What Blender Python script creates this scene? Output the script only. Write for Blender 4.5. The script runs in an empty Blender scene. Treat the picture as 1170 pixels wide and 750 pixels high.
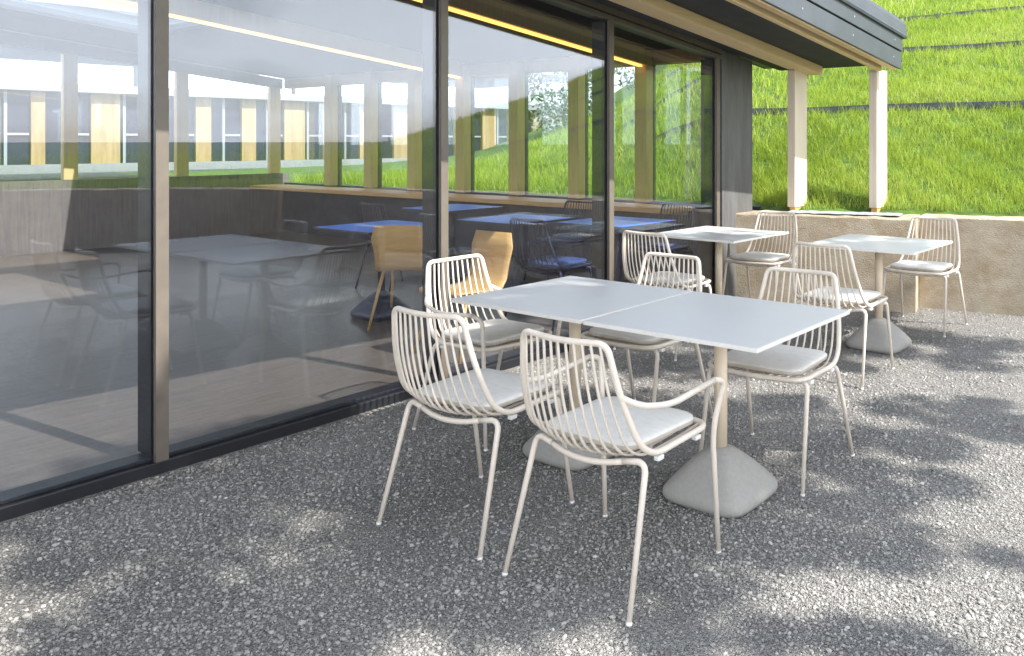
import bpy, bmesh, math, random
import numpy as np
from mathutils import Vector, Matrix
random.seed(7); np.random.seed(7)
R = math.radians
scn = bpy.context.scene
COL = scn.collection

# ------------------------------------------------------------------ camera
cam = bpy.data.cameras.new('camera')
camo = bpy.data.objects.new('camera', cam); COL.objects.link(camo)
camo.location = (0, 0, 1.455); camo.rotation_euler = (R(90), 0, 0)
cam.sensor_width = 36; cam.lens = 36 * 950 / 1170
cam.shift_x = -201 / 1170; cam.shift_y = -213 / 1170
cam.clip_end = 2000; cam.clip_start = .05
scn.camera = camo

# ------------------------------------------------------------------ frame of the facade: u along it, v out of it
P0 = Vector((-1.787, 4.433, 0)); UX, UY = .5678, .8232
FANG = math.atan2(UY, UX)
def W(u, v): return (P0.x + UX * u + UY * v, P0.y + UY * u - UX * v)
def UV(x, y):
    dx, dy = x - P0.x, y - P0.y
    return UX * dx + UY * dy, UY * dx - UX * dy
SL = -.108                                             # fall of the roof along u

# ------------------------------------------------------------------ materials
MATS = {}
def nd(nt, t, loc=None, **kw):
    n = nt.nodes.new(t)
    for k, val in kw.items(): setattr(n, k, val)
    return n
def mat(name, col, rough=.5, var=.0, scale=8., bump=0., bscale=60., metal=0., spec=.5, col2=None, stretch=None, sheen=0, ramp=(.35, .65), coat=0):
    m = bpy.data.materials.new(name); m.use_nodes = True
    nt = m.node_tree; b = nt.nodes['Principled BSDF']
    b.inputs['Base Color'].default_value = (*col, 1); b.inputs['Roughness'].default_value = rough
    b.inputs['Metallic'].default_value = metal; b.inputs['Specular IOR Level'].default_value = spec
    b.inputs['Coat Weight'].default_value = coat
    tc = nd(nt, 'ShaderNodeTexCoord'); src = tc.outputs['Object']
    if stretch:
        mp = nd(nt, 'ShaderNodeMapping'); mp.inputs['Scale'].default_value = stretch
        nt.links.new(src, mp.inputs['Vector']); src = mp.outputs['Vector']
    if var or col2:
        n = nd(nt, 'ShaderNodeTexNoise'); n.inputs['Scale'].default_value = scale; n.inputs['Detail'].default_value = 6
        n.inputs['Roughness'].default_value = .65
        nt.links.new(src, n.inputs['Vector'])
        rp = nd(nt, 'ShaderNodeValToRGB'); e = rp.color_ramp.elements
        c2 = col2 or tuple(min(1, c * (1 + var)) for c in col); c1 = col if col2 else tuple(c * (1 - var) for c in col)
        e[0].position, e[1].position = ramp; e[0].color = (*c1, 1); e[1].color = (*c2, 1)
        nt.links.new(n.outputs['Fac'], rp.inputs['Fac']); nt.links.new(rp.outputs['Color'], b.inputs['Base Color'])
    if bump:
        n2 = nd(nt, 'ShaderNodeTexNoise'); n2.inputs['Scale'].default_value = bscale; n2.inputs['Detail'].default_value = 4
        nt.links.new(src, n2.inputs['Vector'])
        bp = nd(nt, 'ShaderNodeBump'); bp.inputs['Strength'].default_value = bump; bp.inputs['Distance'].default_value = .01
        nt.links.new(n2.outputs['Fac'], bp.inputs['Height']); nt.links.new(bp.outputs['Normal'], b.inputs['Normal'])
    MATS[name] = m
    return m
M_frame = mat('cream_powder_coat', (.76, .68, .59), .42, var=.05, scale=14, bump=.03, bscale=300)
M_pole = mat('cream_pole', (.74, .61, .46), .45, var=.05, scale=10, bump=.03, bscale=300)
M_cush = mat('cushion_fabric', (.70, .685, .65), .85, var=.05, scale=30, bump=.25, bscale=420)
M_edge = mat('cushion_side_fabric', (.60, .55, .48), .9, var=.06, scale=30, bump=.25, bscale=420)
M_clip = mat('white_plastic', (.8, .8, .8), .4)
M_top = mat('white_laminate', (.60, .61, .62), .40, var=.02, scale=3, bump=.015, bscale=500)
M_lam = mat('laminate_edge', (.80, .77, .72), .45, var=.04, scale=20)
M_conc = mat('cast_concrete', (.37, .358, .335), .85, var=.06, scale=60, bump=.25, bscale=260)
M_wall = mat('rough_concrete_wall', (.33, .25, .15), .9, scale=5, stretch=(1, 1, 1.4), bump=1., bscale=75, col2=(.54, .48, .39), ramp=(.25, .75))
M_flash = mat('grey_membrane', (.36, .40, .46), .5, var=.2, scale=10, bump=.2)
M_steel = mat('dark_grey_cladding', (.060, .070, .086), .42, var=.1, scale=5, bump=.05, bscale=40)
M_soff = mat('dark_soffit_board', (.030, .032, .036), .75, var=.25, scale=6, bump=.1)
M_col = mat('grey_column_panel', (.105, .105, .105), .65, var=.2, scale=3, stretch=(6, 6, .7), bump=.1)
M_cap = mat('bronze_frame', (.13, .11, .09), .45, var=.1, scale=8)
M_blk = mat('black_frame', (.012, .013, .017), .45)
M_wood = mat('larch_beam', (.72, .52, .28), .6, scale=5, stretch=(.6, 14, 14), col2=(.80, .62, .38), bump=.15, bscale=30)
M_post = mat('pale_planed_post', (.68, .58, .45), .6, scale=4, stretch=(10, 10, .5), col2=(.75, .66, .54), bump=.1, bscale=30)
M_ipost = mat('interior_spruce', (.58, .40, .18), .55, scale=4, stretch=(12, 12, .6), col2=(.66, .48, .24), bump=.05)
M_pier = mat('weathered_larch', (.30, .20, .09), .8, scale=1.5, stretch=(5, 5, .4), col2=(.42, .30, .15))
M_bench = mat('bench_oak', (.72, .37, .10), .55, scale=4, stretch=(12, .7, 12), col2=(.78, .47, .18))
M_floor = mat('interior_floor', (.13, .095, .07), .35, var=.25, scale=4, stretch=(1, 8, 1))
M_ceil = mat('dark_ceiling', (.03, .03, .035), .8, var=.2)
M_iwall = mat('interior_panelling', (.12, .10, .10), .7, scale=5, stretch=(10, 10, .5), col2=(.18, .15, .13))
M_sky_refl = mat('painted_sky_reflection', (.04, .26, .95), .5, var=.05, spec=.2)  # sky reflection on dark glossy tabletops, painted in as saturated blue
M_dark = mat('navy_black_steel', (.012, .016, .04), .45)
M_dcush = mat('dark_blue_cushion', (.03, .06, .18), .8, bump=.2, bscale=300)
M_navy = mat('navy_panelling', (.025, .032, .075), .6, var=.2)
M_shell = mat('plywood_shell', (.62, .33, .09), .45, scale=4, stretch=(1, 1, 8), col2=(.70, .42, .15))
M_edging = mat('weathered_edging', (.10, .105, .13), .8, var=.35, scale=5, bump=.3)
M_soil = mat('grassy_soil', (.07, .13, .015), .95, var=.35, scale=6, bump=.6, bscale=30)
M_white = mat('white_render', (.82, .82, .80), .7, var=.03, scale=2)
M_bark = mat('bark', (.09, .065, .045), .95, var=.35, scale=10, stretch=(4, 4, 1), bump=.6, bscale=24)
M_screw = mat('screw_head', (.45, .47, .5), .35, metal=.6)
M_grey = mat('grey_eave', (.30, .32, .34), .6)

def emis(name, col, s):
    m = bpy.data.materials.new(name); m.use_nodes = True
    b = m.node_tree.nodes['Principled BSDF']; b.inputs['Base Color'].default_value = (*col, 1)
    b.inputs['Emission Color'].default_value = (*col, 1); b.inputs['Emission Strength'].default_value = s
    return m
M_led = emis('warm_led', (1, .52, .10), 1.6)

def glass(name, refl, tint):
    m = bpy.data.materials.new(name); m.use_nodes = True
    nt = m.node_tree; nt.nodes.clear()
    o = nd(nt, 'ShaderNodeOutputMaterial'); mx = nd(nt, 'ShaderNodeMixShader')
    t = nd(nt, 'ShaderNodeBsdfTransparent'); t.inputs['Color'].default_value = (*tint, 1)
    g = nd(nt, 'ShaderNodeBsdfGlossy'); g.inputs['Roughness'].default_value = .0; g.inputs['Color'].default_value = (.95, .97, 1, 1)
    lw = nd(nt, 'ShaderNodeLayerWeight'); pw = nd(nt, 'ShaderNodeMath', operation='POWER'); pw.inputs[1].default_value = 4.
    nt.links.new(lw.outputs['Facing'], pw.inputs[0])
    ma = nd(nt, 'ShaderNodeMath', operation='MULTIPLY_ADD'); ma.inputs[1].default_value = .9; ma.inputs[2].default_value = refl; ma.use_clamp = True
    nt.links.new(pw.outputs[0], ma.inputs[0]); nt.links.new(ma.outputs[0], mx.inputs['Fac'])
    nt.links.new(t.outputs[0], mx.inputs[1]); nt.links.new(g.outputs[0], mx.inputs[2]); nt.links.new(mx.outputs[0], o.inputs['Surface'])
    return m
M_glass = glass('coated_glass', .07, (.90, .94, 1.))
M_glass2 = glass('clear_glass', .03, (.95, .97, .95))

def attr_mat(name, attr, stops, rough=.9, transl=0., bump=0.):
    m = bpy.data.materials.new(name); m.use_nodes = True
    nt = m.node_tree; b = nt.nodes['Principled BSDF']; b.inputs['Roughness'].default_value = rough
    b.inputs['Specular IOR Level'].default_value = .3
    a = nd(nt, 'ShaderNodeAttribute', attribute_name=attr); rp = nd(nt, 'ShaderNodeValToRGB')
    e = rp.color_ramp.elements
    while len(e) < len(stops): e.new(.5)
    for k, (p, c) in enumerate(stops): e[k].position = p; e[k].color = (*c, 1)
    nt.links.new(a.outputs['Fac'], rp.inputs['Fac']); nt.links.new(rp.outputs['Color'], b.inputs['Base Color'])
    if transl:
        tr = nd(nt, 'ShaderNodeBsdfTranslucent'); mx = nd(nt, 'ShaderNodeMixShader'); mx.inputs[0].default_value = transl
        nt.links.new(rp.outputs['Color'], tr.inputs['Color'])
        o = nt.nodes['Material Output']
        nt.links.new(b.outputs[0], mx.inputs[1]); nt.links.new(tr.outputs[0], mx.inputs[2]); nt.links.new(mx.outputs[0], o.inputs['Surface'])
    return m
M_grass = attr_mat('grass_blade', 'rnd', [(0, (.18, .29, .025)), (.45, (.34, .46, .05)), (.85, (.42, .53, .085)), (1, (.54, .52, .2))], .6, .4)
M_leaf = attr_mat('tree_leaf', 'rnd', [(0, (.03, .07, .012)), (.6, (.06, .12, .02)), (1, (.11, .18, .03))], .55, .3)
M_leafw = attr_mat('blossom_leaf', 'rnd', [(0, (.04, .07, .05)), (.5, (.07, .10, .07)), (.62, (.5, .5, .52)), (1, (.75, .75, .78))], .6, .25)
M_stone = attr_mat('gravel_stone', 'rnd', [(0, (.14, .137, .13)), (.45, (.29, .282, .268)), (.85, (.40, .39, .375)), (1, (.55, .54, .52))], .9)

def gravel_ground():
    m = bpy.data.materials.new('crushed_gravel'); m.use_nodes = True
    nt = m.node_tree; b = nt.nodes['Principled BSDF']; b.inputs['Roughness'].default_value = .95; b.inputs['Specular IOR Level'].default_value = .2
    tc = nd(nt, 'ShaderNodeTexCoord')
    vo = nd(nt, 'ShaderNodeTexVoronoi'); vo.inputs['Scale'].default_value = 95
    vo2 = nd(nt, 'ShaderNodeTexVoronoi'); vo2.inputs['Scale'].default_value = 210
    no = nd(nt, 'ShaderNodeTexNoise'); no.inputs['Scale'].default_value = 1.6; no.inputs['Detail'].default_value = 5
    for n in (vo, vo2, no): nt.links.new(tc.outputs['Object'], n.inputs['Vector'])
    sp = nd(nt, 'ShaderNodeSeparateColor'); nt.links.new(vo2.outputs['Color'], sp.inputs[0])
    rp = nd(nt, 'ShaderNodeValToRGB'); e = rp.color_ramp.elements
    e[0].color = (.12, .117, .112, 1); e[1].color = (.41, .40, .385, 1)
    nt.links.new(sp.outputs[0], rp.inputs['Fac'])
    rp2 = nd(nt, 'ShaderNodeValToRGB'); e = rp2.color_ramp.elements
    e[0].position = .35; e[1].position = .65; e[0].color = (.82, .82, .82, 1); e[1].color = (1.1, 1.1, 1.1, 1)
    nt.links.new(no.outputs['Fac'], rp2.inputs['Fac'])
    mx = nd(nt, 'ShaderNodeMix', data_type='RGBA', blend_type='MULTIPLY'); mx.inputs[0].default_value = 1
    nt.links.new(rp.outputs['Color'], mx.inputs[6]); nt.links.new(rp2.outputs['Color'], mx.inputs[7])
    nt.links.new(mx.outputs[2], b.inputs['Base Color'])
    ad = nd(nt, 'ShaderNodeMath', operation='ADD'); nt.links.new(vo.outputs['Distance'], ad.inputs[0]); nt.links.new(vo2.outputs['Distance'], ad.inputs[1])
    bp = nd(nt, 'ShaderNodeBump', invert=True); bp.inputs['Strength'].default_value = .9; bp.inputs['Distance'].default_value = .008
    nt.links.new(ad.outputs[0], bp.inputs['Height']); nt.links.new(bp.outputs['Normal'], b.inputs['Normal'])
    return m
M_gravel = gravel_ground()

# ------------------------------------------------------------------ mesh helpers
class MB:
    def __init__(s): s.v = []; s.f = []; s.m = []; s.sm = []
    def add(s, vs, fs, mi=0, smooth=False):
        o = len(s.v); s.v += [tuple(p) for p in vs]
        for f in fs: s.f.append(tuple(i + o for i in f)); s.m.append(mi); s.sm.append(smooth)
    def box(s, x0, x1, y0, y1, z0, z1, slope=0., mi=0):
        vs = [(x, y, z + slope * x) for z in (z0, z1) for (x, y) in ((x0, y0), (x1, y0), (x1, y1), (x0, y1))]
        s.add(vs, [(3, 2, 1, 0), (4, 5, 6, 7), (0, 1, 5, 4), (1, 2, 6, 5), (2, 3, 7, 6), (3, 0, 4, 7)], mi)
    def ubox(s, u0, u1, v0, v1, z0, z1, slope=0., mi=0): s.box(u0, u1, -v1, -v0, z0, z1, slope, mi)
    def tube(s, pts, r, n=8, closed=False, mi=0, caps=True):
        P = [Vector(p) for p in pts]; N = len(P); rr = r if hasattr(r, '__len__') else [r] * N
        T = []
        for i in range(N):
            a = P[(i - 1) % N] if (closed or i > 0) else P[i]; b = P[(i + 1) % N] if (closed or i < N - 1) else P[i]
            T.append((b - a).normalized())
        ref = Vector((0, 0, 1)) if abs(T[0].z) < .9 else Vector((1, 0, 0))
        nrm = (ref - T[0] * ref.dot(T[0])).normalized(); vs = []
        for i in range(N):
            nrm = (nrm - T[i] * nrm.dot(T[i])).normalized(); bi = T[i].cross(nrm)
            for k in range(n):
                a = 2 * math.pi * k / n
                vs.append(P[i] + (nrm * math.cos(a) + bi * math.sin(a)) * rr[i])
        fs = []
        for i in range(N if closed else N - 1):
            j = (i + 1) % N
            for k in range(n):
                l = (k + 1) % n; fs.append((i * n + k, i * n + l, j * n + l, j * n + k))
        s.add(vs, fs, mi, True)
        if caps and not closed:
            o = len(s.v) - N * n
            s.f.append(tuple(o + k for k in reversed(range(n)))); s.m.append(mi); s.sm.append(False)
            s.f.append(tuple(o + (N - 1) * n + k for k in range(n))); s.m.append(mi); s.sm.append(False)
    def rings(s, rings, mi=0, smooth=True, cap0=True, cap1=True):
        n = len(rings[0]); vs = [p for r in rings for p in r]; fs = []
        for i in range(len(rings) - 1):
            for k in range(n):
                l = (k + 1) % n; fs.append((i * n + k, i * n + l, (i + 1) * n + l, (i + 1) * n + k))
        if cap0: fs.append(tuple(reversed(range(n))))
        if cap1: fs.append(tuple((len(rings) - 1) * n + k for k in range(n)))
        s.add(vs, fs, mi, smooth)
    def build(s, name, mats, parent=None, bevel=0.):
        me = bpy.data.meshes.new(name); me.from_pydata(s.v, [], s.f)
        for m in (mats if isinstance(mats, (list, tuple)) else [mats]): me.materials.append(m)
        me.polygons.foreach_set('material_index', s.m); me.polygons.foreach_set('use_smooth', s.sm); me.update()
        o = bpy.data.objects.new(name, me); COL.objects.link(o)
        if bevel:
            b = o.modifiers.new('bevel', 'BEVEL'); b.width = bevel; b.segments = 2; b.limit_method = 'ANGLE'; b.angle_limit = R(40)
        if parent: o.parent = parent
        return o
def fillet(pts, rad, n=5, closed=False):
    P = [Vector(p) for p in pts]; N = len(P); out = []
    rads = rad if hasattr(rad, '__len__') else [rad] * N
    for i in range(N):
        if not closed and i in (0, N - 1): out.append(P[i]); continue
        a = P[(i - 1) % N]; b = P[i]; c = P[(i + 1) % N]; r = rads[i]
        if r <= 0: out.append(b); continue
        d1 = (a - b); d2 = (c - b); t = min(r, d1.length * .48, d2.length * .48)
        p = b + d1.normalized() * t; q = b + d2.normalized() * t
        for k in range(n + 1):
            f = k / n; out.append(p * (1 - f) ** 2 + b * 2 * f * (1 - f) + q * f * f)
    return out
def empty(name, loc, rz=0.):
    o = bpy.data.objects.new(name, None); COL.objects.link(o); o.location = loc; o.rotation_euler = (0, 0, rz); o.empty_display_size = .2
    return o
def tag(o, label=None, cat=None, group=None, kind=None):
    if label: o['label'] = label
    if cat: o['category'] = cat
    if group: o['group'] = group
    if kind: o['kind'] = kind
    return o
KIDS = {}
def kids(o): return [c for c in COL.objects if c.parent == o]
def copy_tree(o, parent=None):
    c = o.copy(); COL.objects.link(c)
    if parent: c.parent = parent
    for ch in kids(o): copy_tree(ch, c)
    return c
def place(o, x, y, rz, z=0.): o.location = (x, y, z); o.rotation_euler = (0, 0, rz)
def np_mesh(name, verts, faces_idx, loop_n, material, rnd=None, smooth=False, parent=None):
    """verts (N,3); faces all with loop_n corners given as (F,loop_n)"""
    me = bpy.data.meshes.new(name); F = len(faces_idx)
    me.vertices.add(len(verts)); me.vertices.foreach_set('co', verts.astype(np.float32).ravel())
    me.loops.add(F * loop_n); me.loops.foreach_set('vertex_index', faces_idx.astype(np.int32).ravel())
    me.polygons.add(F); me.polygons.foreach_set('loop_start', np.arange(0, F * loop_n, loop_n, dtype=np.int32))
    if rnd is not None:
        a = me.attributes.new('rnd', 'FLOAT', 'POINT'); a.data.foreach_set('value', rnd.astype(np.float32))
    me.materials.append(material); me.update(calc_edges=True)
    me.polygons.foreach_set('use_smooth', [smooth] * F)
    o = bpy.data.objects.new(name, me); COL.objects.link(o)
    if parent: o.parent = parent
    return o

# ------------------------------------------------------------------ terrain
# front face of the low concrete wall in plan (world x, y)
A = (.44, 7.61); B = (1.93, 7.05); B2 = (2.03, 7.30)
recess = [B2, (2.8, 6.92), (4.3, 6.1), (5.7, 4.5), (6.7, 2.2), (7.2, -1.), (7.2, -5), (6.6, -9.)]
HS = [(0, .80), (.35, .80), (1.2, 1.22), (2.35, 1.85), (2.40, 1.91), (4.5, 2.76), (4.55, 2.82), (6.7, 3.54), (6.75, 3.60), (9, 4.35), (12, 5.2), (16, 6.1), (22, 7.2), (30, 8.2), (45, 9), (300, 9)]
def hs(s): return np.interp(s, [a for a, b in HS], [b for a, b in HS])
def fade(x, y):
    dx, dy = x - P0.x, y - P0.y
    u = UX * dx + UY * dy + 2; v = UY * dx - UX * dy
    ph = np.degrees(np.arctan2(v, u))
    f = np.interp(np.abs(ph), [0, 22, 36, 52, 180], [1, 1, .5, .06, .03])
    az = np.degrees(np.arctan2(x, y))
    g = np.interp(az, [-60, -23, -17, -13, -9, -5, -1, 3], [.02, .03, .06, .13, .3, .42, .75, 1.])
    return np.where(az < 8, g, np.where(v < 0, 1., f))
base_line = [W(5.0, -16), W(5.0, -8), W(5.0, -3), W(5.0, -.6), W(4.45, .1), (1.0, 7.78), (1.7, 7.72), (2.2, 7.56), (2.85, 7.18), (4.42, 6.35), (5.9, 4.65), (6.95, 2.28), (7.5, -1), (7.5, -5), (6.9, -9.2), (4., -14)]
def resample(pl, step):
    pl = [np.array(p, float) for p in pl]; L = [0]
    for a, b in zip(pl, pl[1:]): L.append(L[-1] + np.linalg.norm(b - a))
    n = max(2, int(L[-1] / step)); t = np.linspace(0, L[-1], n)
    return np.stack([np.interp(t, L, [p[k] for p in pl]) for k in (0, 1)], 1)
LINE = resample(base_line, .1)
def smoothed(a, w):
    k = np.ones(w) / w; pad = np.pad(a, ((w // 2, w // 2), (0, 0)), mode='edge')
    return np.stack([np.convolve(pad[:, c], k, 'valid')[:len(a)] for c in range(2)], 1)
tan = np.gradient(LINE, axis=0); tan = smoothed(tan, 25); tan /= np.linalg.norm(tan, axis=1)[:, None]
NRM = np.stack([-tan[:, 1], tan[:, 0]], 1)              # left of the walking direction = uphill side
LSM = smoothed(LINE, 61)
tan2 = smoothed(np.gradient(LSM, axis=0), 61); tan2 /= np.linalg.norm(tan2, axis=1)[:, None]
NRM = np.stack([-tan2[:, 1], tan2[:, 0]], 1)
def LINE_AT(s):
    k = np.clip(np.asarray(s, float) / 2.0, 0, 1)
    return LINE * (1 - k) + LSM * k
ALONG = np.concatenate([[0], np.cumsum(np.linalg.norm(np.diff(LINE, axis=0), axis=1))])
def bumps(x, y): return .006 * np.sin(x * 2.1 + y * 1.3) + .006 * np.sin(x * .9 - y * 2.7 + 1) + .004 * np.sin(3.7 * x + 2.9 * y)
def ground_z(x, y, s):
    b = bumps(x, y) * np.clip((s - .5) / 1.5, 0, 1)
    return .78 + (hs(s + .35) - .8) * fade(x, y) + b
def hill():
    rows = np.array([0, .3, .6, .85, 1.2, 1.6, 1.98, 2.0, 2.05, 2.4, 2.9, 3.5, 4.1, 4.15, 4.2, 4.7, 5.3, 6.3, 6.35, 6.4, 7, 8, 9.5, 11, 13, 16, 20, 25, 32, 45, 70, 120, 280])
    P = np.stack([LINE_AT(r_) for r_ in rows]) + NRM[None] * rows[:, None, None]
    x, y = P[..., 0], P[..., 1]; z = ground_z(x, y, rows[:, None] + 0 * x)
    V = np.stack([x, y, z], -1).reshape(-1, 3); n = len(LINE)
    i, j = np.meshgrid(np.arange(len(rows) - 1), np.arange(n - 1), indexing='ij')
    F = np.stack([i * n + j, (i + 1) * n + j, (i + 1) * n + j + 1, i * n + j + 1], -1).reshape(-1, 4)
    # skirt into the wall
    o = np_mesh('hill', V, F[:, ::-1], 4, M_soil, smooth=True); tag(o, kind='structure')
hill()
# the level ground: one sheet to the horizon (behind and left), gravel
mb = MB(); S = 400
mb.add([(-S, -S, 0), (S, -S, 0), (S, S, 0), (-S, S, 0)], [(0, 1, 2, 3)])
tag(mb.build('ground', M_gravel), kind='structure')

# wall
def wall_strip(mb, front, thick, h, z0=-.1, top_mi=0):
    fr = [Vector((*p, 0)) for p in front]; N = len(fr); nr = []
    for i in range(N):
        a = fr[max(0, i - 1)]; b = fr[min(N - 1, i + 1)]; t = (b - a).normalized(); nr.append(Vector((-t.y, t.x, 0)))
    vs = []
    for i in range(N):
        for (q, z) in ((0, z0), (0, h - .012), (.012, h), (thick, h), (thick, z0)):
            w = random.uniform(-.0008, .0008)
            p = fr[i] + nr[i] * q; vs.append((p.x + w, p.y + w, z + (random.uniform(-.006, .006) if z > 0 else 0)))
    fs = []
    for i in range(N - 1):
        for k in range(4): fs.append((i * 5 + k, (i + 1) * 5 + k, (i + 1) * 5 + k + 1, i * 5 + k + 1))
    fs.append((4, 3, 2, 1, 0)); o = (N - 1) * 5; fs.append((o, o + 1, o + 2, o + 3, o + 4))
    mb.add(vs, fs)
mb = MB()
fr = resample([A, B], .08)
wall_strip(mb, [tuple(p) for p in fr], .40, .80)
wall_strip(mb, [tuple(p) for p in resample(recess, .1)], .30, .80)
wall = mb.build('retaining_wall', M_wall)
tag(wall, 'low rough concrete retaining wall below the grass bank, stained ochre brown', 'wall')
# loose membrane on top, behind the front edge
mb = MB(); d = (Vector((*B, 0)) - Vector((*A, 0))).normalized(); n = Vector((-d.y, d.x, 0))
for k in range(24):
    t0 = .42 + k * .05
    for q in (0,): pass
p = [Vector((*A, 0)) + d * t for t in np.linspace(.45, 1.45, 24)]
vs = []
for q in p:
    e = random.uniform(-.01, .01); zz = .806 + random.uniform(0, .006)
    for (o_, z_) in ((.10 + e, zz), (.10 + e, zz + .005), (.34, zz + .006), (.36, zz)): vs.append((q.x + n.x * o_, q.y + n.y * o_, z_))
fs = []
for i in range(len(p) - 1):
    for k in range(4): fs.append((i * 4 + k, (i + 1) * 4 + k, (i + 1) * 4 + (k + 1) % 4, i * 4 + (k + 1) % 4))
mb.add(vs, fs)
mb.build('membrane_strip', M_flash, wall)

# terrace edgings across the bank
for k, (s, lab) in enumerate([(2.0, 'lowest dark edging board across the grass bank'), (4.15, 'middle dark edging board across the grass bank, level with the canopy corner'), (6.35, 'uppermost dark edging board visible across the grass bank')]):
    mb = MB(); vs = []; sel = [i for i in range(len(LINE)) if 8 < ALONG[i] < 27]
    for i in sel:
        q = LSM[i] + NRM[i] * (s - .03); q2 = LSM[i] + NRM[i] * (s + .035)
        z = float(ground_z(q[0], q[1], s - .03)); z2 = float(ground_z(q2[0], q2[1], s + .06))
        w = .008 * math.sin(i * .37 + k) ; wn = NRM[i] * w
        for (pp, zz) in ((q + wn, z - .12), (q + wn, max(z2, z + .03) + .004), (q2 + wn, max(z2, z + .03) + .004), (q2 + wn, z - .12)): vs.append((pp[0], pp[1], zz))
    fs = []
    for i in range(len(sel) - 1):
        for j in range(4): fs.append((i * 4 + j, (i + 1) * 4 + j, (i + 1) * 4 + (j + 1) % 4, i * 4 + (j + 1) % 4))
    mb.add(vs, fs)
    o = mb.build('edging_board', M_edging); tag(o, lab, 'edging', 'edging boards terracing the bank')

# grass blades
def blades():
    zones = [  # along range, s range, density, height, width
        (15.0, 23.2, .07, 1.3, 6500, .075, .0045), (15.0, 24.0, 1.3, 3.0, 4000, .075, .006), (15.0, 25.5, 3.0, 6.4, 1800, .08, .008), (15, 26.5, 6.4, 13, 700, .09, .013),
        (6.5, 15.0, .02, 2.5, 1100, .11, .009), (6.5, 15.0, 2.5, 8, 420, .12, .014), (9., 15., 8, 12, 200, .13, .022),
        (23.2, 30, .02, 6, 260, .11, .016), (24, 31, 6, 14, 120, .12, .026)]
    PX = []; HH = []; WW = []
    for (a0, a1, s0, s1, dens, h, w) in zones:
        sm = (s0 + s1) / 2; n = int((a1 - a0) * (s1 - s0) * dens)
        al = np.random.uniform(a0, a1, n); s = np.random.uniform(s0, s1, n)
        # the strip fans out; keep it simple, slight clumping
        cl = np.sin(al * 7.3 + s * 3.1) * np.sin(al * 3.1 - s * 6.7) + .6 * np.sin(al * 13 + s * 17)
        keep = np.random.rand(n) < np.clip(.78 + .25 * cl, .35, 1); al, s = al[keep], s[keep]; cl = cl[keep]
        bx = np.interp(al, ALONG, LINE[:, 0]); by = np.interp(al, ALONG, LINE[:, 1])
        kk = np.clip(s / 2, 0, 1); bx = bx * (1 - kk) + kk * np.interp(al, ALONG, LSM[:, 0]); by = by * (1 - kk) + kk * np.interp(al, ALONG, LSM[:, 1])
        nx = np.interp(al, ALONG, NRM[:, 0]); ny = np.interp(al, ALONG, NRM[:, 1])
        x = bx + nx * s; y = by + ny * s; z = ground_z(x, y, s) - .008
        PX.append(np.stack([x, y, z], 1)); HH.append(h * (np.random.gamma(6, 1 / 6, len(x)) * (1 + .15 * cl))); WW.append(np.full(len(x), w))
    P = np.concatenate(PX); H = np.concatenate(HH); Wd = np.concatenate(WW); n = len(P)
    ang = np.random.uniform(0, 2 * np.pi, n); lean = np.random.uniform(.1, .75, n); la = np.random.uniform(0, 2 * np.pi, n)
    wx, wy = np.cos(ang) * Wd / 2, np.sin(ang) * Wd / 2
    lx, ly = np.cos(la) * lean * H, np.sin(la) * lean * H
    def pt(t, side, wf):
        return np.stack([P[:, 0] + lx * t ** 1.8 + side * wx * wf, P[:, 1] + ly * t ** 1.8 + side * wy * wf, P[:, 2] + H * (t - .22 * lean * t * t)], 1)
    V = np.stack([pt(0, -1, 1), pt(0, 1, 1), pt(.5, 1, .85), pt(.5, -1, .85), pt(1, 1, .12), pt(1, -1, .12)], 1).reshape(-1, 3)
    b = np.arange(n)[:, None] * 6
    F = np.concatenate([b + np.array([[0, 1, 2, 3]]), b + np.array([[3, 2, 4, 5]])])
    patch = .5 + .25 * np.sin(P[:, 0] * 1.7 + P[:, 1] * .6) * np.sin(P[:, 1] * 1.9 - P[:, 0] * .4)
    rnd = np.clip(np.random.normal(patch, .2), 0, .93); dry = np.random.rand(n) < .03; rnd[dry] = 1
    o = np_mesh('grass', V, F, 4, M_grass, np.repeat(rnd, 6)); tag(o, 'long bright green grass covering the bank', 'grass', kind='stuff')
blades()

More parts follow.
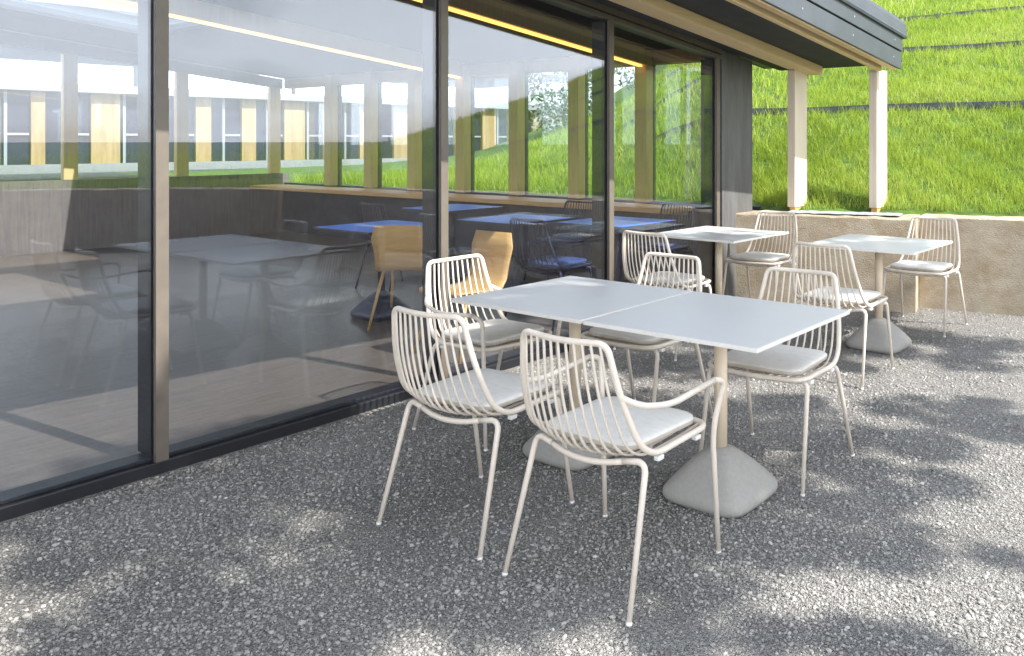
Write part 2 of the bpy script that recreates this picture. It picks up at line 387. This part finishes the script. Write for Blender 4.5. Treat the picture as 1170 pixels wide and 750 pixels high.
# gravel stones near the camera
ico = bmesh.new(); bmesh.ops.create_icosphere(ico, subdivisions=1, radius=1)
IV = np.array([v.co[:] for v in ico.verts]); IF = np.array([[v.index for v in f.verts] for f in ico.faces]); ico.free()
def stones():
    n0 = 390000
    y = np.random.uniform(1.9, 7.6, n0); x = np.random.uniform(-.92, .70, n0) * y
    u, v = UV(x, y)
    # wall side test
    wx = np.array([A[0], B[0], B2[0], 2.8, 4.3]); wy = np.array([A[1], B[1], B2[1], 6.92, 6.1])
    keep = (v > .05) & (y < np.interp(x, wx, wy) - .01)
    dens = np.clip((3.2 / y) ** 1.1, 0, 1) * np.clip(y / 5.2, .3, 1); pat = .5 + .28 * np.sin(x * 3.1 + 1.7 * np.sin(y * 2.3)) + .25 * np.sin(y * 4.3 - x * 2.2 + 1) + .15 * np.sin(x * 9 + y * 7)
    keep &= np.random.rand(n0) < dens * np.clip(.35 + 1.0 * pat, .3, 1)
    x, y = x[keep], y[keep]; n = len(x)
    r = np.exp(np.random.normal(math.log(.0042), .36, n)); r = np.clip(r, .0022, .0115)
    sc = np.stack([r * np.random.uniform(.8, 1.35, n), r * np.random.uniform(.7, 1.1, n), r * np.random.uniform(.45, .85, n)], 1)
    jit = np.random.uniform(.78, 1.2, (n, len(IV), 1))
    V = IV[None] * sc[:, None] * jit
    a = np.random.uniform(0, 2 * np.pi, n); t = np.random.uniform(-.5, .5, n)
    ct, st = np.cos(t)[:, None], np.sin(t)[:, None]; V = np.stack([V[..., 0] * ct - V[..., 2] * st, V[..., 1], V[..., 0] * st + V[..., 2] * ct], -1)
    ca, sa = np.cos(a)[:, None], np.sin(a)[:, None]; V = np.stack([V[..., 0] * ca - V[..., 1] * sa, V[..., 0] * sa + V[..., 1] * ca, V[..., 2]], -1)
    V[..., 0] += x[:, None]; V[..., 1] += y[:, None]; V[..., 2] += (r * .25)[:, None]
    F = (np.arange(n)[:, None, None] * len(IV) + IF[None]).reshape(-1, 3)
    rnd = np.clip(np.random.beta(2.2, 2.6, n), 0, .95); rnd[np.random.rand(n) < .004] = 1
    o = np_mesh('gravel', V.reshape(-1, 3), F, 3, M_stone, np.repeat(rnd, len(IV)))
    tag(o, 'loose grey crushed gravel covering the terrace', 'gravel', kind='stuff')
stones()

# ------------------------------------------------------------------ the cafe building
cafe = empty('cafe_building', P0, FANG)
tag(cafe, 'cafe building with dark framed glass front and sloping timber canopy', 'building')
UE = 4.75
mulls = [-4.005, -2.472, -.94, .593, 2.126, 3.60]
# roof, soffit
mb = MB()
for (a, b, c, d) in ((-7, UE - .02, -.15, 1.245), (-7, UE - .02, -2.0, -.15), (-7, UE - .02, -9, -7.2), (-7, -6.2, -7.2, -2.0), (2.0, UE - .02, -7.2, -2.0), (1., 2., -4.75, -2.), (-6.2, 1.0, -4.75, -4.3)): mb.ubox(a, b, c, d, 3.00 if d < 0 else 2.70, 3.06, SL)
mb.build('roof', M_steel, cafe)
for (b, c, d) in ((2.0, -7.2, -4.75), (1.0, -4.3, -2.0)):
    mb = MB(); mb.ubox(-6.25, b + .05, c - .05, d + .05, 3.065, 3.085, SL); mb.build('added_roof_light', M_glass2, cafe)  # unseen skylights over roof and ceiling openings, added to daylight the interior
mb = MB(); mb.ubox(-7, UE - .03, .032, 1.24, 2.672, 2.697, SL); mb.build('soffit', M_soff, cafe)
# fascia of three lapped boards
for (z0, z1, v0, v1, ue) in ((2.630, 2.785, 1.250, 1.272, UE), (2.793, 2.925, 1.250, 1.284, UE)):
    mb = MB(); mb.ubox(-7, ue, v0, v1, z0, z1, SL); o = mb.build('fascia_board', M_steel, cafe, .004)
    for uu in np.arange(.05, ue, .90):
        zc = (z0 + z1) / 2 + SL * uu; ms = MB(); ms.tube([(uu, -v1 + .001, zc), (uu, -v1 - .004, zc)], .0075, 8)
        ms.build('screw', M_screw, o)
mb = MB(); prof = [(1.25, 2.915), (1.305, 2.915), (1.312, 2.935), (1.308, 2.95), (1.300, 3.04), (1.27, 3.085), (1.2, 3.10), (1.2, 3.062), (1.25, 3.062)]
mb.rings([[(u, -v, z + SL * u) for v, z in prof] for u in (-7, UE + .045)], smooth=False); mb.build('fascia_board', M_steel, cafe)
# timber beams under the canopy, with their grooves
mb = MB(); mb.ubox(-7, 4.62, .40, .545, 2.590, 2.671, SL); mb.ubox(-7, 4.45, .385, .40, 2.63, 2.671, SL, 1); mb.ubox(-7, 4.45, .33, .385, 2.600, 2.671, SL)
mb.build('beam', [M_wood, M_soff], cafe, .004)
mb = MB(); mb.ubox(-7, 4.66, 1.075, 1.12, 2.605, 2.671, SL); mb.ubox(-7, 4.66, 1.12, 1.18, 2.655, 2.671, SL, 1); mb.ubox(-7, 4.70, 1.18, 1.247, 2.622, 2.671, SL)
mb.build('beam', [M_wood, M_soff], cafe, .004)
# canopy posts on the wall
for (u0, v0) in ((4.33, .40), (4.69 - .02, 1.07)):
    zt = 2.605 + SL * (u0 + .12); mb = MB(); mb.ubox(u0, u0 + .25, v0 - .08, v0, .84, zt + (.0 if v0 < 1 else .035)); o = mb.build('post', M_post, cafe, .004)
    m2 = MB(); m2.ubox(u0 + .03, u0 + .2, v0 - .07, v0 - .012, .78, .838); m2.build('post_foot', M_bench, o)
# column at the end of the glazing
mb = MB(); mb.ubox(3.645, 4.18, -.16, .030, 0, 2.668, 0); mb.v = [(x, y, z + (SL * x if z > 1 else 0)) for x, y, z in mb.v]; mb.build('column', M_col, cafe, .006)
# glazing: head, sill, mullions, panes
mb = MB()
mb.ubox(-7, 3.644, -.10, .028, 2.632, 2.696, SL); mb.ubox(-7, 3.644, -.10, .010, 2.618, 2.632, SL, 1); mb.ubox(-7, 3.644, -.10, .022, 2.585, 2.618, SL)
mb.build('head_rail', [M_cap, M_blk], cafe)
mb = MB(); mb.ubox(-7, 4.70, -.145, -.102, 2.70, 2.99, SL); mb.build('lintel', M_blk, cafe)
mb = MB(); mb.ubox(-7, 3.644, -.12, .02, -.02, .052); mb.ubox(-7, 3.644, -.12, -.015, .052, .07); mb.build('sill', M_blk, cafe, .003)
edges = [-7] + mulls
for m in mulls:
    mb = MB(); zt = 2.584 + SL * m
    mb.ubox(m - .026, m + .026, -.006, .018, .053, zt); mb.ubox(m - .03, m + .03, -.15, -.022, .071, zt - .004, 0, 1); mb.build('mullion', [M_cap, M_blk], cafe)
for a, b in zip(edges, edges[1:]):
    mb = MB(); a1, b1 = a + .004, b - .004
    vs = [(u, -v, z) for v in (-.02, -.008) for (u, z) in ((a1, .06), (b1, .06), (b1, 2.60 + SL * b1), (a1, 2.60 + SL * a1))]
    mb.add(vs, [(0, 1, 2, 3), (7, 6, 5, 4), (0, 4, 5, 1), (1, 5, 6, 2), (2, 6, 7, 3), (3, 7, 4, 0)]); mb.build('glass_pane', M_glass, cafe)
# interior shell
mb = MB(); mb.ubox(-7, 4.65, -8.9, -.125, -.02, .025); mb.build('floor', M_floor, cafe)
mb = MB()
for (a, b, c, d) in ((-7, 4.70, -2.0, -.105), (-7, 4.70, -8.9, -7.2), (-7, -6.2, -7.2, -2.0), (2.0, 4.70, -7.2, -2.0), (1., 2., -4.75, -2.), (-6.2, 1.0, -4.75, -4.3)): mb.ubox(a, b, c, d, 2.96, 2.998, SL)
mb.build('ceiling', M_ceil, cafe)
mb = MB(); mb.ubox(-7, 4.74, -9.05, -8.905, -.02, .95); mb.build('rear_parapet', M_iwall, cafe)
mb = MB(); mb.ubox(-7, 4.65, -9.02, -8.92, 2.80, 2.957, SL); mb.build('rear_head', M_iwall, cafe)
for k in range(9):
    uu = -6.6 + k * 1.38
    mb = MB(); mb.ubox(uu, uu + .16, -9.0, -8.90, .955, 2.79 + SL * uu); mb.build('rear_post', M_ipost, cafe)
    mb = MB(); a1, b1 = uu + .165, uu + 1.375
    mb.add([(u, -v, z) for v in (-8.965, -8.955) for (u, z) in ((a1, .952), (b1, .952), (b1, 2.805 + SL * b1), (a1, 2.805 + SL * a1))], [(0, 1, 2, 3), (7, 6, 5, 4), (0, 4, 5, 1), (1, 5, 6, 2), (2, 6, 7, 3), (3, 7, 4, 0)])
    mb.build('rear_pane', M_glass2, cafe)
mb = MB(); mb.ubox(-7.15, -7.003, -9.05, 0, -.02, 3.4); mb.build('side_wall', M_iwall, cafe)
mb = MB(); mb.ubox(4.66, 4.74, -8.9, -.17, -.02, .80); mb.build('end_parapet', M_navy, cafe)
mb = MB(); mb.ubox(4.655, 4.735, -8.9, -.17, 2.81, 2.958, SL); mb.build('end_head', M_ipost, cafe)
for k in range(8):
    v = -.56 - k * .985
    mb = MB(); mb.ubox(4.52, 4.64, v - .11, v + .05, .80, 2.95 + SL * 4.6); mb.build('interior_post', M_ipost, cafe, .003)
    m2 = MB(); m2.ubox(4.66, 4.73, v - .03, v + .02, .802, 2.808 + SL * 4.7); m2.build('end_mullion', M_blk, cafe)
    m3 = MB(); m3.ubox(4.69, 4.70, v - .955, v - .035, .803, 2.815 + SL * 4.7); m3.build('end_pane', M_glass2, cafe)
mb = MB(); mb.ubox(4.05, 4.515, -8.8, -.88, .735, .785); mb.ubox(4.44, 4.50, -8.8, -.93, .69, .735); mb.build('window_bench', M_bench, cafe, .004)
mb = MB(); mb.ubox(-7, 4.51, -1.62, -1.50, 2.775, 2.957, SL); mb.build('interior_beam', M_ipost, cafe)
mb = MB(); mb.ubox(-7, 4.50, -1.585, -1.535, 2.753, 2.7745, SL); mb.build('light_strip', M_led, cafe)
mb = MB(); mb.ubox(-7, 4.51, -4.58, -4.46, 2.775, 2.957, SL); mb.build('interior_beam', M_ipost, cafe)
mb = MB(); mb.ubox(-7, 4.50, -4.545, -4.495, 2.753, 2.7745, SL); mb.build('light_strip', M_led, cafe)

# ------------------------------------------------------------------ chairs
NROD = 11
def make_chair(arm=False, mats=None, name='chair'):
    fm, cm, em, pm = mats or (M_frame, M_cush, M_edge, M_clip)
    root = empty(name, (0, 0, 0))
    TB, MBk, BB, FB = (.176, -.262, .834), (.208, -.232, .66), (.240, -.150, .456), (.236, .235, .462)
    loop = [(0, -.292, .829), TB, MBk, BB, FB, (0, .25, .455), (-FB[0], FB[1], FB[2]), (-BB[0], BB[1], BB[2]), (-MBk[0], MBk[1], MBk[2]), (-TB[0], TB[1], TB[2])]
    pts = fillet(loop, [.1, .036, .09, .105, .07, .1, .07, .105, .09, .036], 7, True)
    mb = MB(); mb.tube(pts, .0108, 10, True); mb.build('frame', fm, root)
    mb = MB()
    for k in range(NROD):
        x = -.195 + .39 * k / (NROD - 1); bow = 1 - (x / .238) ** 2
        p = [(x * .80, -.262 - .028 * bow, .832), (x * .90, -.236 - .036 * bow, .65), (x, -.150 - .050 * bow, .452 - .024 * bow), (x, .1, .452 - .012 * bow), (x, .243, .457)]
        mb.tube(fillet(p, [0, .10, .11, .05, 0], 6), .0049, 6, caps=False)
    mb.build('backrest', fm, root)
    # cushion: rounded slab
    def ring(z, ins):
        out = []; rc = .065 - ins * .3
        for cx, cy, a0 in ((.208, .222, 0), (-.208, .222, 90), (-.200, -.165, 180), (.200, -.165, 270)):
            ox = cx - math.copysign(rc + ins, cx); oy = cy - math.copysign(rc + ins, cy)
            for q in range(7):
                a = R(a0 + 90 * q / 6); out.append((ox + rc * math.cos(a), oy + rc * math.sin(a), z))
        return out
    mb = MB(); z0 = .468
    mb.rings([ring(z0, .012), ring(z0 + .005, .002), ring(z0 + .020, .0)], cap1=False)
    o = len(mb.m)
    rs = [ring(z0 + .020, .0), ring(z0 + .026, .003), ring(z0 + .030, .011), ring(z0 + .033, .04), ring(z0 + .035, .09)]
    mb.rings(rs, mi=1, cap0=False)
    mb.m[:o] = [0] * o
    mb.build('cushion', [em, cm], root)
    for s in (1, -1):
        # rear leg with its bend into the rear crossbar
        p = [(s * .262, -.262, .006), (s * .234, -.136, .446), (s * .15, -.150, .434)]
        q = fillet(p, [0, .045, 0], 7); rr = [.0085 + .002 * min(1, a.z / .4) for a in q]
        mb = MB(); mb.tube(q, rr, 10); lg = mb.build('leg', fm, root)
        c = MB(); c.tube([(s * .2622, -.263, 0), (s * .2619, -.2616, .010)], .0098, 10); c.build('foot_cap', pm, lg)
        if not arm:
            p = [(s * .250, .262, .006), (s * .238, .186, .450), (s * .15, .182, .440)]
            q = fillet(p, [0, .045, 0], 7); rr = [.0085 + .002 * min(1, a.z / .4) for a in q]
        else:
            p = [(s * .258, .262, .006), (s * .248, .236, .44), (s * .280, .262, .615), (s * .281, .195, .632)]
            q = fillet(p, [0, .07, .05, 0], 6); rr = [.0085 + .0018 * min(1, a.z / .4) for a in q]
        mb = MB(); mb.tube(q, rr, 10); lg = mb.build('leg', fm, root)
        c = MB(); fx = .2502 if not arm else .2581; c.tube([(s * fx, .2622, 0), (s * fx, .2615, .010)], .0098, 10); c.build('foot_cap', pm, lg)
        if arm:
            p = [(s * .206, -.232, .668), (s * .248, -.185, .636), (s * .274, -.06, .612), (s * .281, .195, .632)]
            mb = MB(); mb.tube(fillet(p, [0, .04, .09, 0], 5), .0104, 10); mb.build('armrest', fm, root)
        for yy in (-.07, .15):
            c = MB(); c.box(s * .236 - .010, s * .236 + .010, yy - .016, yy + .016, .432, .4475); c.build('clip', pm, root, .003)
    for (y, z, dy, dz) in ((-.150, .434, -.020, -.017),) + (((.182, .440, 0, -.006),) if not arm else ()):
        xs = np.linspace(-.151, .151, 13)
        mb = MB(); mb.tube([(x, y + dy * (1 - (x / .151) ** 2), z + dz * (1 - (x / .151) ** 2)) for x in xs], .0104, 10); mb.build('crossbar', fm, root)
    return root
AV = math.atan2(-.5678, .8232)        # angle of the chair's right axis when it faces along +u
ch = make_chair(); ar = make_chair(True, name='armchair')
G = 'wire-backed chairs around the terrace tables'
spots = [  # proto, x, y, angle, label
    (ch, -.815, 3.25, R(-30.7), 'cream wire-back chair nearest the glass front, back turned to the camera, left of the armchair'),
    (ar, -.251, 2.863, R(-33.5), 'cream wire armchair nearest the camera with its back turned to us'),
    (ar, -1.02, 4.27, AV + R(-90), 'cream wire armchair between the glass and the left end of the long table'),
    (ch, -.235, 4.31, AV + R(180), 'cream wire-back chair behind the joint of the two nearest tables, seat mostly under the tabletop'),
    (ch, .40, 3.766, R(-32.4 + 180), 'cream wire-back chair on the far right side of the nearest tables, facing us'),
    (ch, -.15, 5.88, AV, 'cream wire-back chair beside the glass at the far left table'),
    (ch, .63, 7.05, AV + R(180), 'cream wire-back chair against the concrete wall at the far left table'),
    (ch, .955, 5.24, AV, 'cream wire-back chair with its back to us at the far right table'),
    (ch, 1.85, 6.54, AV + R(180), 'rightmost cream wire-back chair, facing us in front of the concrete wall')]
used = set()
for (p, x, y, a, lab) in spots:
    o = p if p.name not in used else copy_tree(p)
    used.add(p.name); place(o, x, y, a); tag(o, lab, 'chair', G)

# ------------------------------------------------------------------ terrace tables
def sq(h, z, n, N=48):
    out = []
    for k in range(N):
        a = 2 * math.pi * k / N + .001; c, s = math.cos(a), math.sin(a)
        out.append((h * math.copysign(abs(c) ** (2 / n), c), h * math.copysign(abs(s) ** (2 / n), s), z))
    return out
def make_table(name, tm, lm, polem, basem, half=.398):
    root = empty(name, (0, 0, 0))
    mb = MB(); mb.box(-half, half, -half, half, .7235, .7385, 0, 0); mb.box(-half + .003, half - .003, -half + .003, half - .003, .7385, .7393, 0, 1)
    mb.build('tabletop', [lm, tm], root, .0012)
    mb = MB(); mb.box(-.11, .11, -.11, .11, .7165, .7232); mb.tube([(0, 0, .18), (0, 0, .7163)], .0275, 20); mb.build('pole', polem, root)
    mb = MB()
    prof = [(.170, 0, 5), (.186, .006, 5), (.197, .022, 4.8), (.197, .040, 4.8), (.189, .054, 4.8), (.156, .095, 4.4), (.120, .136, 3.8), (.084, .171, 3.0), (.058, .192, 2.4), (.045, .200, 2), (.036, .203, 2), (.028, .204, 2)]
    mb.rings([sq(h, z, n) for h, z, n in prof]); mb.build('base', basem, root)
    return root
tb = make_table('cafe_table', M_top, M_lam, M_pole, M_conc)
for i, (x, y, a, lab) in enumerate([
    (-.528, 3.888, -34.9, 'white square table in the left half of the nearest pushed-together pair, beside the glass'),
    (.135, 3.425, -34.3, 'white square table nearest the camera, right half of the pushed-together pair'),
    (1.355, 5.90, -35, 'white square table at the far right before the concrete wall'),
    (.243, 6.52, -36.5, 'white square table at the far left beside the grey column')]):
    o = tb if i == 0 else copy_tree(tb)
    place(o, x, y, R(a)); tag(o, lab, 'table', 'white pedestal tables on the terrace')

# ------------------------------------------------------------------ furniture inside the cafe
it = make_table('interior_table', M_sky_refl, M_dark, M_dark, M_dark, .37)
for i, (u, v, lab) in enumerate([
    (2.62, -1.50, 'table with sky reflection painted on its top inside the cafe, centre of the middle glass pane'),
    (2.95, -.62, 'table with sky reflection painted on its top inside the cafe close behind the right glass pane'),
    (3.15, -3.0, 'table with sky reflection painted on its top deepest inside the cafe'),
    (1.55, -1.95, 'table with sky reflection painted on its top inside the cafe behind the plywood chair')]):
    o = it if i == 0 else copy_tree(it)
    x, y = W(u, v); place(o, x, y, AV, .026); tag(o, lab, 'table', 'tables inside the cafe with painted sky reflection')
dk = make_chair(False, (M_dark, M_dcush, M_dcush, M_dark), 'interior_chair')
for i, (u, v, a, lab) in enumerate([
    (2.15, -.62, 0, 'dark wire-back chair inside the cafe just left of the second mullion'),
    (3.25, -1.55, 180, 'dark chair inside the cafe on the far side of the centre table'),
    (3.62, -.62, 180, 'dark chair inside the cafe between the table and window bench'),
    (2.45, -3.0, 0, 'dark chair deep inside the cafe at the farthest table')]):
    o = dk if i == 0 else copy_tree(dk)
    x, y = W(u, v); place(o, x, y, AV + R(a), .026); tag(o, lab, 'chair', 'dark chairs inside the cafe')
def make_shell():
    root = empty('plywood_chair', (0, 0, 0))
    prof = [(.225, .425), (.21, .452), (.12, .450), (-.06, .437), (-.15, .445), (-.195, .49), (-.215, .57), (-.235, .70), (-.25, .80)]
    pp = [Vector((0, y, z)) for y, z in prof]; wd = [.19, .21, .215, .215, .205, .19, .185, .205, .175]
    vs = []; nx = 9
    for th in (0, 1):
        for i, p in enumerate(pp):
            t = (pp[min(i + 1, len(pp) - 1)] - pp[max(i - 1, 0)]).normalized(); nn = Vector((0, -t.z, t.y)) * -1
            for k in range(nx):
                f = -1 + 2 * k / (nx - 1); c = .02 * f * f
                q = p + nn * (.010 * th) - nn * c * .6; vs.append((f * wd[i], q.y, q.z))
    fs = []; n = len(pp) * nx
    for i in range(len(pp) - 1):
        for k in range(nx - 1):
            a = i * nx + k; fs.append((a, a + 1, a + nx + 1, a + nx)); fs.append((n + a, n + a + nx, n + a + nx + 1, n + a + 1))
    for i in range(len(pp) - 1):
        a = i * nx; fs.append((a, a + nx, n + a + nx, n + a)); b = a + nx - 1; fs.append((b, n + b, n + b + nx, b + nx))
    for k in range(nx - 1):
        fs.append((k, n + k, n + k + 1, k + 1)); b = (len(pp) - 1) * nx + k; fs.append((b, b + 1, n + b + 1, n + b))
    mb = MB(); mb.add(vs, fs, 0, True); mb.build('shell', M_shell, root)
    for s in (1, -1):
        for (fy, ty) in ((-.24, -.10), (.24, .12)):
            mb = MB(); mb.tube([(s * .23, fy, 0), (s * .16, ty, .434)], [.010, .014], 8); mb.build('leg', M_shell, root)
    return root
sh = make_shell()
for i, (u, v, a, lab) in enumerate([
    (1.48, -1.5, 35, 'honey coloured plywood chair inside the cafe behind the left glass pane'),
    (1.14, -.45, 180, 'honey coloured plywood chair inside the cafe behind the wire armchair')]):
    o = sh if i == 0 else copy_tree(sh)
    x, y = W(u, v); place(o, x, y, AV + R(a), .026); tag(o, lab, 'chair', 'plywood chairs inside the cafe')

# ------------------------------------------------------------------ trees (their leaves shade the terrace; one shows in the glass)
def tree(name, label, x, y, z0, trunk_h, clumps, leaf, lm, trunk_r=.14, cat='tree'):
    root = empty(name, (x, y, z0)); mb = MB()
    tp = [(0, 0, -.1), (.05, .03, trunk_h * .35), (-.04, .05, trunk_h * .7), (.03, 0, trunk_h)]
    mb.tube(fillet(tp, trunk_h * .2, 4), np.linspace(trunk_r, trunk_r * .6, len(fillet(tp, trunk_h * .2, 4))), 10)
    for (c, r, n) in clumps[:36:4]:
        m = Vector((c[0] * .35, c[1] * .35, trunk_h + (c[2] - trunk_h) * .35)); st = Vector((0, 0, trunk_h * random.uniform(.75, .98)))
        q = fillet([st, m, Vector(c)], .5, 4); mb.tube(q, np.linspace(trunk_r * .28, .01, len(q)), 6, caps=False)
    mb.build('trunk', M_bark, root)
    P = []
    for (c, r, n) in clumps:
        d = np.random.normal(size=(n, 3)); d /= np.linalg.norm(d, axis=1)[:, None]
        P.append(np.array(c) + d * (r * np.random.uniform(.25, 1, n) ** .6)[:, None] * np.array([1, 1, .75]))
    P = np.concatenate(P); n = len(P)
    a = np.random.normal(size=(n, 3)); a /= np.linalg.norm(a, axis=1)[:, None]
    b = np.cross(a, np.random.normal(size=(n, 3))); b /= np.linalg.norm(b, axis=1)[:, None]
    L = (leaf * np.random.uniform(.6, 1.3, n))[:, None]
    V = np.stack([P - a * L, P + b * L * .45, P + a * L, P - b * L * .45], 1).reshape(-1, 3)
    F = np.arange(n * 4).reshape(-1, 4)
    np_mesh('crown', V, F, 4, lm, np.repeat(np.random.rand(n), 4), parent=root)
    tag(root, label, cat)
    return root
EL = 44; SD = Vector((.88, -.47, 0)).normalized(); SUN = Vector((SD.x * math.cos(R(EL)), SD.y * math.cos(R(EL)), math.sin(R(EL))))
TX, TY = 4.6, -1.3
def shade_at(gx, gy, z):                       # point at height z whose shadow falls on ground point gx, gy
    k = z / SUN.z; return (gx + SUN.x * k - TX, gy + SUN.y * k - TY, z)
cl = []
def ellipse_pts(cx, cy, rx, ry, n, r, leaves, zr):
    for k in range(n):
        a = random.uniform(0, 2 * math.pi); q = math.sqrt(random.random()); z = random.uniform(*zr)
        cl.append((shade_at(cx + rx * q * math.cos(a), cy + ry * q * math.sin(a), z), r * random.uniform(.7, 1.2), leaves))
ellipse_pts(-1.1, 3.75, 1.4, .95, 34, .48, 210, (6.4, 9))
ellipse_pts(.15, 3.7, .7, .9, 8, .34, 120, (6.4, 8.2))
for gx, gy, r in [(1.11, 3.96, 0.19), (0.71, 3.34, 0.17), (0.82, 3.47, 0.11), (1.18, 3.55, 0.14), (1.08, 4.14, 0.15), (0.34, 2.98, 0.13), (0.05, 2.71, 0.13), (0.7, 2.94, 0.09), (1.11, 2.89, 0.09), (0.44, 2.41, 0.17), (0.7, 2.41, 0.14), (1.55, 4.14, 0.13), (0.56, 4.55, 0.22), (0.62, 4.09, 0.17), (0.69, 3.76, 0.16), (1.19, 4.58, 0.14), (1.64, 4.62, 0.15), (2.1, 5.76, 0.18), (0.42, 3.47, 0.13), (0.19, 2.48, 0.1), (-0.25, 2.78, 0.16), (-0.48, 2.57, 0.18), (-0.12, 2.41, 0.14), (-0.86, 2.67, 0.17), (-0.85, 3.02, 0.14)]:      # loose outer sprays, each dappling one patch of gravel
    for q in range(2):
        z = random.uniform(5.8, 7.4); cl.append((shade_at(gx + random.uniform(-.6, .6) * r, gy + random.uniform(-.5, .5) * r, z), r * .8, int(20 + 900 * r * r)))
ellipse_pts(2.0, 4.9, 1.2, 1.4, 24, .17, 42, (6.0, 7.4))
ellipse_pts(0, 6.1, 1., 1., 18, .34, 100, (6.0, 8))
ellipse_pts(1.5, 6.0, .8, .7, 10, .22, 60, (6.0, 8))
ellipse_pts(-1.15, 2.5, .6, .4, 8, .25, 100, (6.2, 8.0))
ellipse_pts(.6, 5.5, .5, .4, 6, .2, 60, (6.0, 7.4))
ellipse_pts(1.3, 6.8, .5, .4, 6, .2, 60, (6.0, 7.4))
ellipse_pts(.2, 7.25, .4, .3, 5, .2, 60, (6.0, 7.4))
tree('shade_tree', 'leafy tree standing at the terrace edge to the right, dappling the gravel with shade', TX, TY, 0, 4.6, cl, .085, M_leaf, .16)
cl2 = [((random.gauss(0, .9), random.gauss(0, .9), random.uniform(.6, 2.5)), .42, 130) for k in range(22)]
tree('blossom_tree', 'small blossoming tree on the bank, seen through the cafe glass', -3.2, 21.5, 1.35, 1.0, cl2, .07, M_leafw, .07)

# ------------------------------------------------------------------ building placed behind the cafe, standing in for one mirrored in the glass
q0 = Vector((-14, 33, 0)); q1 = Vector((-4, 46, 0)); dd = (q1 - q0).normalized(); ang = math.atan2(dd.y, dd.x)
opp = empty('pavilion', (q0.x, q0.y, .75), ang); tag(opp, 'long low pavilion with timber piers under a raised flat roof, far behind the cafe', 'building')
x0, x1 = -24, 14
mb = MB(); mb.box(x0, x1, .2, 9, 0, 2.25); mb.build('glazed_front', M_dark, opp)
random.seed(3)
for k in range(24):
    xx = x0 + .3 + k * 1.55
    mb = MB(); mb.box(xx, xx + random.choice((.35, .5, .8)), .05, .195, 0, 2.25); mb.build('timber_pier', M_pier, opp)
    mb = MB(); mb.box(xx + .9, xx + .98, .1, .195, 0, 2.25); mb.box(xx + .98, xx + 1.52, .12, .18, .9, .97); mb.build('window_frame', M_grey, opp)
mb = MB(); mb.box(x0, x1, -.3, 9, 2.255, 2.5); mb.build('eave', M_grey, opp)
for k in range(8):
    xx = x0 + 1 + k * 5.4; mb = MB(); mb.box(xx, xx + .12, .6, .72, 2.505, 3.9); mb.build('roof_post', M_grey, opp)
mb = MB(); mb.box(x0 - .4, x1 + .4, -1.6, 9.4, 3.905, 4.2); mb.build('roof_soffit', M_grey, opp)
mb = MB(); mb.box(x0 - .5, x1 + .5, -1.7, 9.5, 4.205, 4.75); mb.build('roof', M_steel, opp)

# ------------------------------------------------------------------ light
w = bpy.data.worlds.new('World'); scn.world = w; w.use_nodes = True
nt = w.node_tree; bg = nt.nodes['Background']
sky = nd(nt, 'ShaderNodeTexSky', sky_type='NISHITA'); sky.sun_disc = False
sky.sun_elevation = R(EL); sky.sun_rotation = math.atan2(SD.x, SD.y); sky.air_density = 1.; sky.dust_density = 1.2; sky.ozone_density = 1.
tc = nd(nt, 'ShaderNodeTexCoord'); nz = nd(nt, 'ShaderNodeTexNoise'); nz.inputs['Scale'].default_value = 2.2; nz.inputs['Detail'].default_value = 7
mp = nd(nt, 'ShaderNodeMapping'); mp.inputs['Scale'].default_value = (1, 1, 2.2); nt.links.new(tc.outputs['Generated'], mp.inputs['Vector']); nt.links.new(mp.outputs['Vector'], nz.inputs['Vector'])
rp = nd(nt, 'ShaderNodeValToRGB'); rp.color_ramp.elements[0].position = .36; rp.color_ramp.elements[1].position = .54
nt.links.new(nz.outputs['Fac'], rp.inputs['Fac'])
mx = nd(nt, 'ShaderNodeMix', data_type='RGBA'); sx = nd(nt, 'ShaderNodeSeparateXYZ'); nt.links.new(tc.outputs['Generated'], sx.inputs[0])
rc = nd(nt, 'ShaderNodeValToRGB'); e = rc.color_ramp.elements; e[0].position = .12; e[0].color = (25, 26, 27, 1); e[1].position = .55; e[1].color = (8.5, 9.2, 10.2, 1)
nt.links.new(sx.outputs['Z'], rc.inputs['Fac']); nt.links.new(rc.outputs['Color'], mx.inputs[7])
nt.links.new(rp.outputs['Color'], mx.inputs[0]); nt.links.new(sky.outputs[0], mx.inputs[6]); nt.links.new(mx.outputs[2], bg.inputs['Color'])
bg.inputs['Strength'].default_value = .10
sl = bpy.data.lights.new('sun', 'SUN'); sl.energy = 5.0; sl.angle = R(.53); sl.color = (1, .95, .87)
so = bpy.data.objects.new('sun', sl); COL.objects.link(so); so.rotation_euler = SUN.to_track_quat('Z', 'Y').to_euler(); so.location = (8, -6, 12)

vs = scn.view_settings; vs.view_transform = 'Standard'; vs.look = 'None'; vs.gamma = 1; vs.use_curve_mapping = False; vs.exposure = .92
scn.cycles.max_bounces = 8; scn.cycles.transparent_max_bounces = 24; scn.cycles.use_denoising = True
scn.cycles.caustics_reflective = False; scn.cycles.caustics_refractive = False
